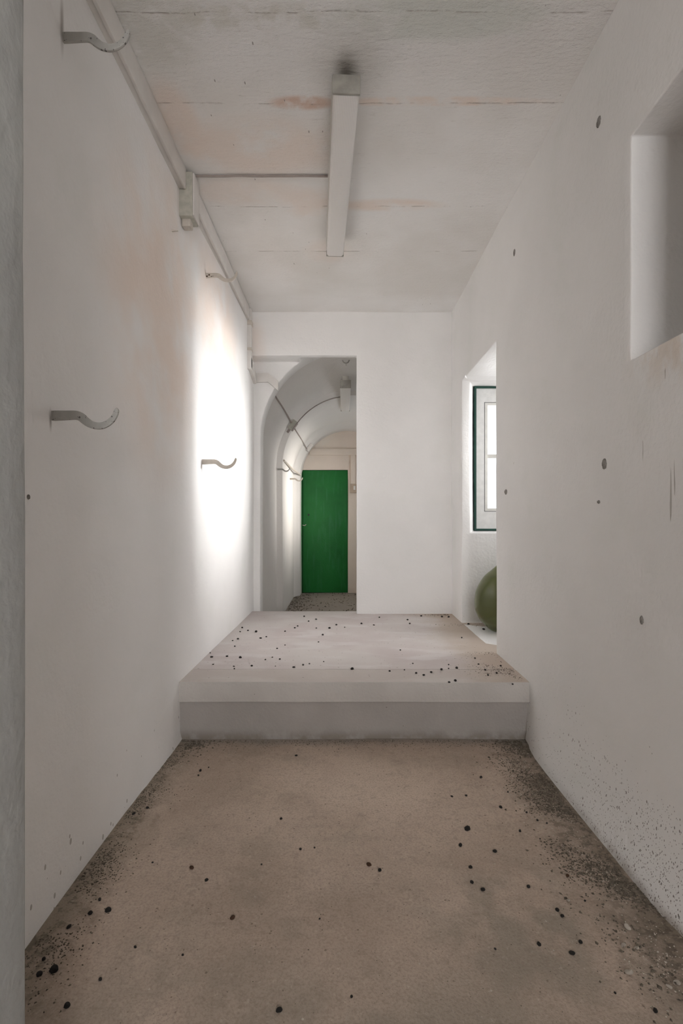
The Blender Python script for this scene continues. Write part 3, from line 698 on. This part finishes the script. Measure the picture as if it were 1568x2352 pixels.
# ------------------------------------------------------------------ marks with relief: filled bolt holes on the right wall
def plug(u, v, ru, rv, label, side=1):
    xw = .97 if side > 0 else -.845; d = xw * F / (u - U0); p = px(u, v, d)
    bm = bmesh.new(); bmesh.ops.create_icosphere(bm, subdivisions=3, radius=1)
    ry = ru * d * d / (F * abs(xw)); rz = rv * d / F
    for q in bm.verts:
        n = 1 + .25 * noise.noise(q.co * 2.2 + Vector((u, v, 0))); q.co = Vector((q.co.x * .005, q.co.y * ry * n, q.co.z * rz * n))
    o = finish(bm, 'filled_hole', M['plug'], None, 60); o.location = warp(p, .006) ; o.location.x = p.x + noise.noise_vector(p * 1.3).x * .006
    return tag(o, label, 'wall mark')
plug(1375, 279, 5, 12, 'grey plugged hole high on the right wall left of the niche')
plug(1390, 1065, 5, 12, 'round grey plugged hole on the right wall below the niche')
plug(1163, 1129, 3, 6, 'tiny plugged hole beside the right doorway edge')
plug(1180, 580, 2, 8, 'thin dark nick high on the right wall above the doorway')
plug(1377, 1153, 3, 4, 'small dark nick just under the round plugged hole')
plug(1474, 1425, 4, 10, 'dark chip low on the right wall near the frame edge')
plug(62, 1141, 3, 6, 'dark chip on the left wall at the near jamb', -1)

# ------------------------------------------------------------------ droppings, shells and crumbs
def pellet_mesh(seed, flat=.8, stretch=1.25):
    bm = bmesh.new(); bmesh.ops.create_icosphere(bm, subdivisions=3, radius=1)
    for v in bm.verts:
        n = 1 + .22 * noise.noise(v.co * 1.7 + Vector((seed * 3.1, 0, 0))) + .06 * noise.noise(v.co * 6 + Vector((0, seed, 0)))
        v.co = Vector((v.co.x * stretch, v.co.y, v.co.z * flat)) * n
    me = bpy.data.meshes.new('dropping'); bm.to_mesh(me); bm.free()
    for p in me.polygons: p.use_smooth = True
    return me
PM = [pellet_mesh(i, .75 + .1 * (i % 3), 1.1 + .12 * (i % 4)) for i in range(7)]
for m_ in PM: m_.materials.append(M['pellet'])
PB = [pellet_mesh(20 + i) for i in range(2)]
for m_ in PB: m_.materials.append(M['pellet_brown'])
def pellet(u, v, z, rpx, label, group=None, brown=False):
    rpx *= .78; p = px_floor(u, v + rpx * .3, z); r = rpx * p.y / F
    o = bpy.data.objects.new('dropping', random.choice(PB if brown else PM)); COL.objects.link(o)
    o.scale = (r, r, r); o.rotation_euler = (random.uniform(-.2, .2), random.uniform(-.2, .2), random.uniform(0, 6.28))
    o.location = (p.x, p.y, warp((p.x, p.y, z)).z + r * .62 if z < 0 else r * .62)
    return tag(o, label, 'dropping', group)
# named ones on the lower floor
LF = 'small dark dropping scattered on the brown lower floor'; GL = 'dark droppings on the lower floor'
pellet(1073, 1903, ZL, 7, 'largest black dropping, right of centre on the brown floor')
pellet(847, 1987, ZL, 6, 'reddish-brown dropping near the middle of the floor', brown=True)
pellet(872, 2000, ZL, 5, 'black dropping just right of the reddish-brown one')
pellet(440, 1995, ZL, 5.5, 'brown dropping left of centre on the brown floor', brown=True)
pellet(474, 2023, ZL, 4.5, 'small black dropping just right of the left brown one')
pellet(641, 2319, ZL, 7, 'black dropping nearest the camera at the bottom of the floor')
pellet(534, 2110, ZL, 6, 'flat brown dropping alone on the lower left of the floor', brown=True)
pellet(1303, 2012, ZL, 4.5, 'reddish dropping near the dirt heap along the right wall', brown=True)
pellet(124, 2228, ZL, 11, 'big dark clump at the foot of the left wall, lower left corner')
pellet(90, 2238, ZL, 8, 'dark clump touching the left wall at the lower left corner')
pellet(154, 2311, ZL, 8, 'greenish dark clump at the lower left edge of the floor')
c3 = [(551,519,5),(708,548,5),(597,621,4.5),(603,690,5),(654,724,5.5),(862,711,5),(993,818,5),(1016,846,5),(910,975,5.5),(1100,965,5.5),(1061,1015,6),(645,208,3.5),(577,291,3),(512,295,3),(735,343,4),(823,452,3.5),(768,273,2.5),(853,366,3),(903,402,3),(946,415,2.5),(1442,1280,6),(1258,1197,3.5),(710,996,3),(54,1210,4),(1120,775,3),(915,488,2)]
for a, b, r in c3: pellet(780 + a * .5026, 1680 + b * .5026, ZL, r, LF, GL)
c2 = [(890,190,3.5),(880,213,2.5),(632,373,3.5),(566,402,4),(1376,575,3.5),(1282,425,3.5),(441,873,7),(354,887,6),(250,953,5.5),(1356,115,3),(804,1090,3),(573,1052,3.5),(403,1208,4.5),(657,641,3),(1187,650,2.5),(1445,567,2.5),(128,1108,5),(400,820,4),(1470,915,2.5),(930,174,2)]
for a, b, r in c2: pellet(40 + a * .472, 1680 + b * .472, ZL, r, LF, GL)
c1 = [(257,233,4.2),(313,238,5),(193,236,4.5),(187,219,2.5),(361,273,4.5),(537,279,4.5),(576,269,4),(602,264,3),(398,157,4),(422,151,3),(303,160,3.5),(467,200,3),(500,186,2.5),(658,143,4),(715,101,4),(686,115,4.5),(640,173,3),(630,78,3.5),(599,86,3),(553,106,3),(541,114,3),(580,66,3.2),(820,96,4),(895,70,3),(872,102,3),(1013,80,4),(1022,96,3.5),(983,207,3),(478,245,3.5),(447,237,3),(418,247,3),(781,286,5.5),(938,295,3.5),(1000,290,3),(1049,303,4.5),(1081,312,5),(1112,300,4.5),(1155,288,4.5),(1185,268,3),(1185,284,3),(1219,282,5),(1213,335,5.5),(1187,342,5),(321,113,3.5),(345,125,3.5),(379,130,5),(312,130,3),(281,167,3),(290,191,3),(199,267,3),(286,275,3),(288,285,3),(460,274,2),(1035,263,2.5),(1240,155,3),(1295,241,3.5),(1310,266,3),(1338,290,4),(1386,303,4),(1350,312,3.5),(1453,350,4),(1403,273,4),(500,128,3),(631,115,2.5),(750,111,2.5),(1070,64,3.5),(1157,67,4),(1185,68,4),(1268,98,4),(1332,120,5),(662,255,2.5),(335,65,3)]
for a, b, r in c1: pellet(380 + a * .5485, 1380 + b * .5485, 0, r * .72, 'small dark dropping scattered on the pale raised landing', 'dark droppings on the raised landing')

def shell_mesh():
    "little snail shell: a tube winding outwards and growing"
    bm = bmesh.new(); pts = []; rs = []
    for i in range(46):
        t = i / 45 * 2.6 * 2 * math.pi; g = math.exp(.17 * t) / math.exp(.17 * 2.6 * 2 * math.pi)
        pts.append((math.cos(t) * g * .62, math.sin(t) * g * .62, .42 * (1 - g) + .02)); rs.append(.45 * g + .01)
    tube_bm(pts, rs, 12, bm, cap=False); me = bpy.data.meshes.new('snail_shell'); bmesh.ops.recalc_face_normals(bm, faces=bm.faces); bm.to_mesh(me); bm.free()
    for p in me.polygons: p.use_smooth = True
    me.materials.append(M['shell']); return me
SM = shell_mesh()
for (a, b, r, lab) in ((1316, 1110, 11, 'pale broken snail shell standing alone at the lower right'), (1300, 985, 8, 'pale snail shell half way along the dirt strip by the right wall'),
    (1312, 898, 9, 'snail shell lying at the inner edge of the dark dirt strip, farthest of the shells'), (1360, 1000, 8, 'brownish snail shell buried in the dirt strip beside a paler one'),
    (1500, 1175, 10, 'snail shell at the lower right corner close to the frame edge'), (1545, 1160, 9, 'snail shell touching the right frame edge at the lower right'), (1045, 780, 6, 'small elongated pale shell on the floor right of centre')):
    p = px_floor(780 + a * .5026, 1680 + b * .5026, ZL); r = r * p.y / F
    o = bpy.data.objects.new('snail_shell', SM); COL.objects.link(o); o.scale = (r, r, r * .9)
    o.rotation_euler = (random.uniform(-.5, .5), random.uniform(-.5, .5), random.uniform(0, 6.28)); o.location = (p.x, p.y, ZL + r * .42); tag(o, lab, 'snail shell', 'snail shells')

def crumbs(name, mat, gen, count, label):
    bm = bmesh.new()
    for _ in range(count):
        x, y, z, s_ = gen(); R = Matrix.Rotation(random.uniform(0, 6.28), 3, 'Z'); 
        a = [Vector((random.uniform(.5, 1.3), 0, 0)), Vector((0, random.uniform(.4, .9), 0)), Vector((-random.uniform(.5, 1.3), 0, 0)), Vector((0, -random.uniform(.4, .9), 0)), Vector((0, 0, random.uniform(.3, .9)))]
        base = Vector((x, y, warp((x, y, z)).z if z < 0 else z)); vs = [bm.verts.new(base + R @ q * s_) for q in a]
        for i in range(4): bm.faces.new((vs[i], vs[(i + 1) % 4], vs[4]))
        bm.faces.new(vs[3::-1])
    me = bpy.data.meshes.new(name); bm.to_mesh(me); bm.free(); o = link(name, me, mat); return tag(o, label, 'debris', kind='stuff')
def clumped(fx, y0, y1, w, z, s0, s1, seed):
    "positions along a wall foot, gathered into clumps"
    def g():
        while True:
            y = random.uniform(y0, y1); k = abs(random.gauss(0, 1)) * w; x = fx(y, k)
            if noise.noise(Vector((x * 5 + seed, y * 5, seed))) + .35 > random.random() * .9: return x, y, z, random.uniform(s0, s1)
    return g
def rfoot(y): return .965 - .075 * max(0, min(1, (y - 1.1) / .4)) * max(0, min(1, (2.75 - y) / .3))
def mixed(*src):
    "draw from several sources in proportion to their counts"
    tot = sum(n for n, g in src)
    def g():
        k = random.random() * tot
        for n, f in src:
            k -= n
            if k <= 0: return f()
        return src[0][1]()
    return g, tot
g, n = mixed((4600, clumped(lambda y, k: rfoot(y) + (.045 if y < 1.62 else .02) - k, .95, 2.6, .085, ZL, .0015, .0052, 3)),
    (1700, clumped(lambda y, k: -.835 + k, 1.1, 2.6, .06, ZL, .0015, .0045, 11)),
    (1100, lambda: (random.uniform(-.83, .92), 2.655 - abs(random.gauss(0, .05)), ZL, random.uniform(.0015, .004))),
    (420, lambda: ((-.80 + abs(random.gauss(0, .07))) if random.random() < .4 else (.92 - abs(random.gauss(0, .08))), 2.65 - abs(random.gauss(0, .09)), ZL, random.uniform(.003, .008))),
    (260, clumped(lambda y, k: rfoot(y) - k, .95, 2.5, .09, ZL, .004, .009, 3)),
    (900, lambda: (random.uniform(-.8, .9), random.uniform(.95, 2.6), ZL, random.uniform(.0008, .0024))))
crumbs('dirt_crumbs', M['crumb'], g, n, 'dark dirt crumbs swept against the walls and step of the lower floor')
crumbs('plaster_flakes', M['crumb_pale'], clumped(lambda y, k: rfoot(y) - .01 - k, 1.0, 2.6, .13, ZL, .0012, .004, 5), 900, 'pale plaster flakes mixed into the dirt by the right wall')
g, n = mixed((420, clumped(lambda y, k: .955 - k, 2.68, 3.25, .10, 0.0, .0012, .004, 7)),
    (120, lambda: (1.0 + random.gauss(0, .12), 4.10 - abs(random.gauss(0, .06)), 0, random.uniform(.0015, .005))),
    (160, lambda: (.93 - abs(random.gauss(0, .13)), 4.50 - abs(random.gauss(0, .03)), 0, random.uniform(.0015, .005))),
    (500, lambda: (random.uniform(-.8, .95), random.uniform(2.68, 4.6), 0, random.uniform(.0008, .0025))))
crumbs('landing_crumbs', M['crumb'], g, n, 'fine crumbs and grit over the raised landing')
crumbs('passage_dirt', M['crumb'], (lambda: (random.uniform(-.68, .4) if random.random() < .5 else -.69 + abs(random.gauss(0, .12)), random.uniform(6.0, 7.78), ZL, random.uniform(.004, .017))), 700, 'scattered dirt and droppings on the passage floor before the green door')
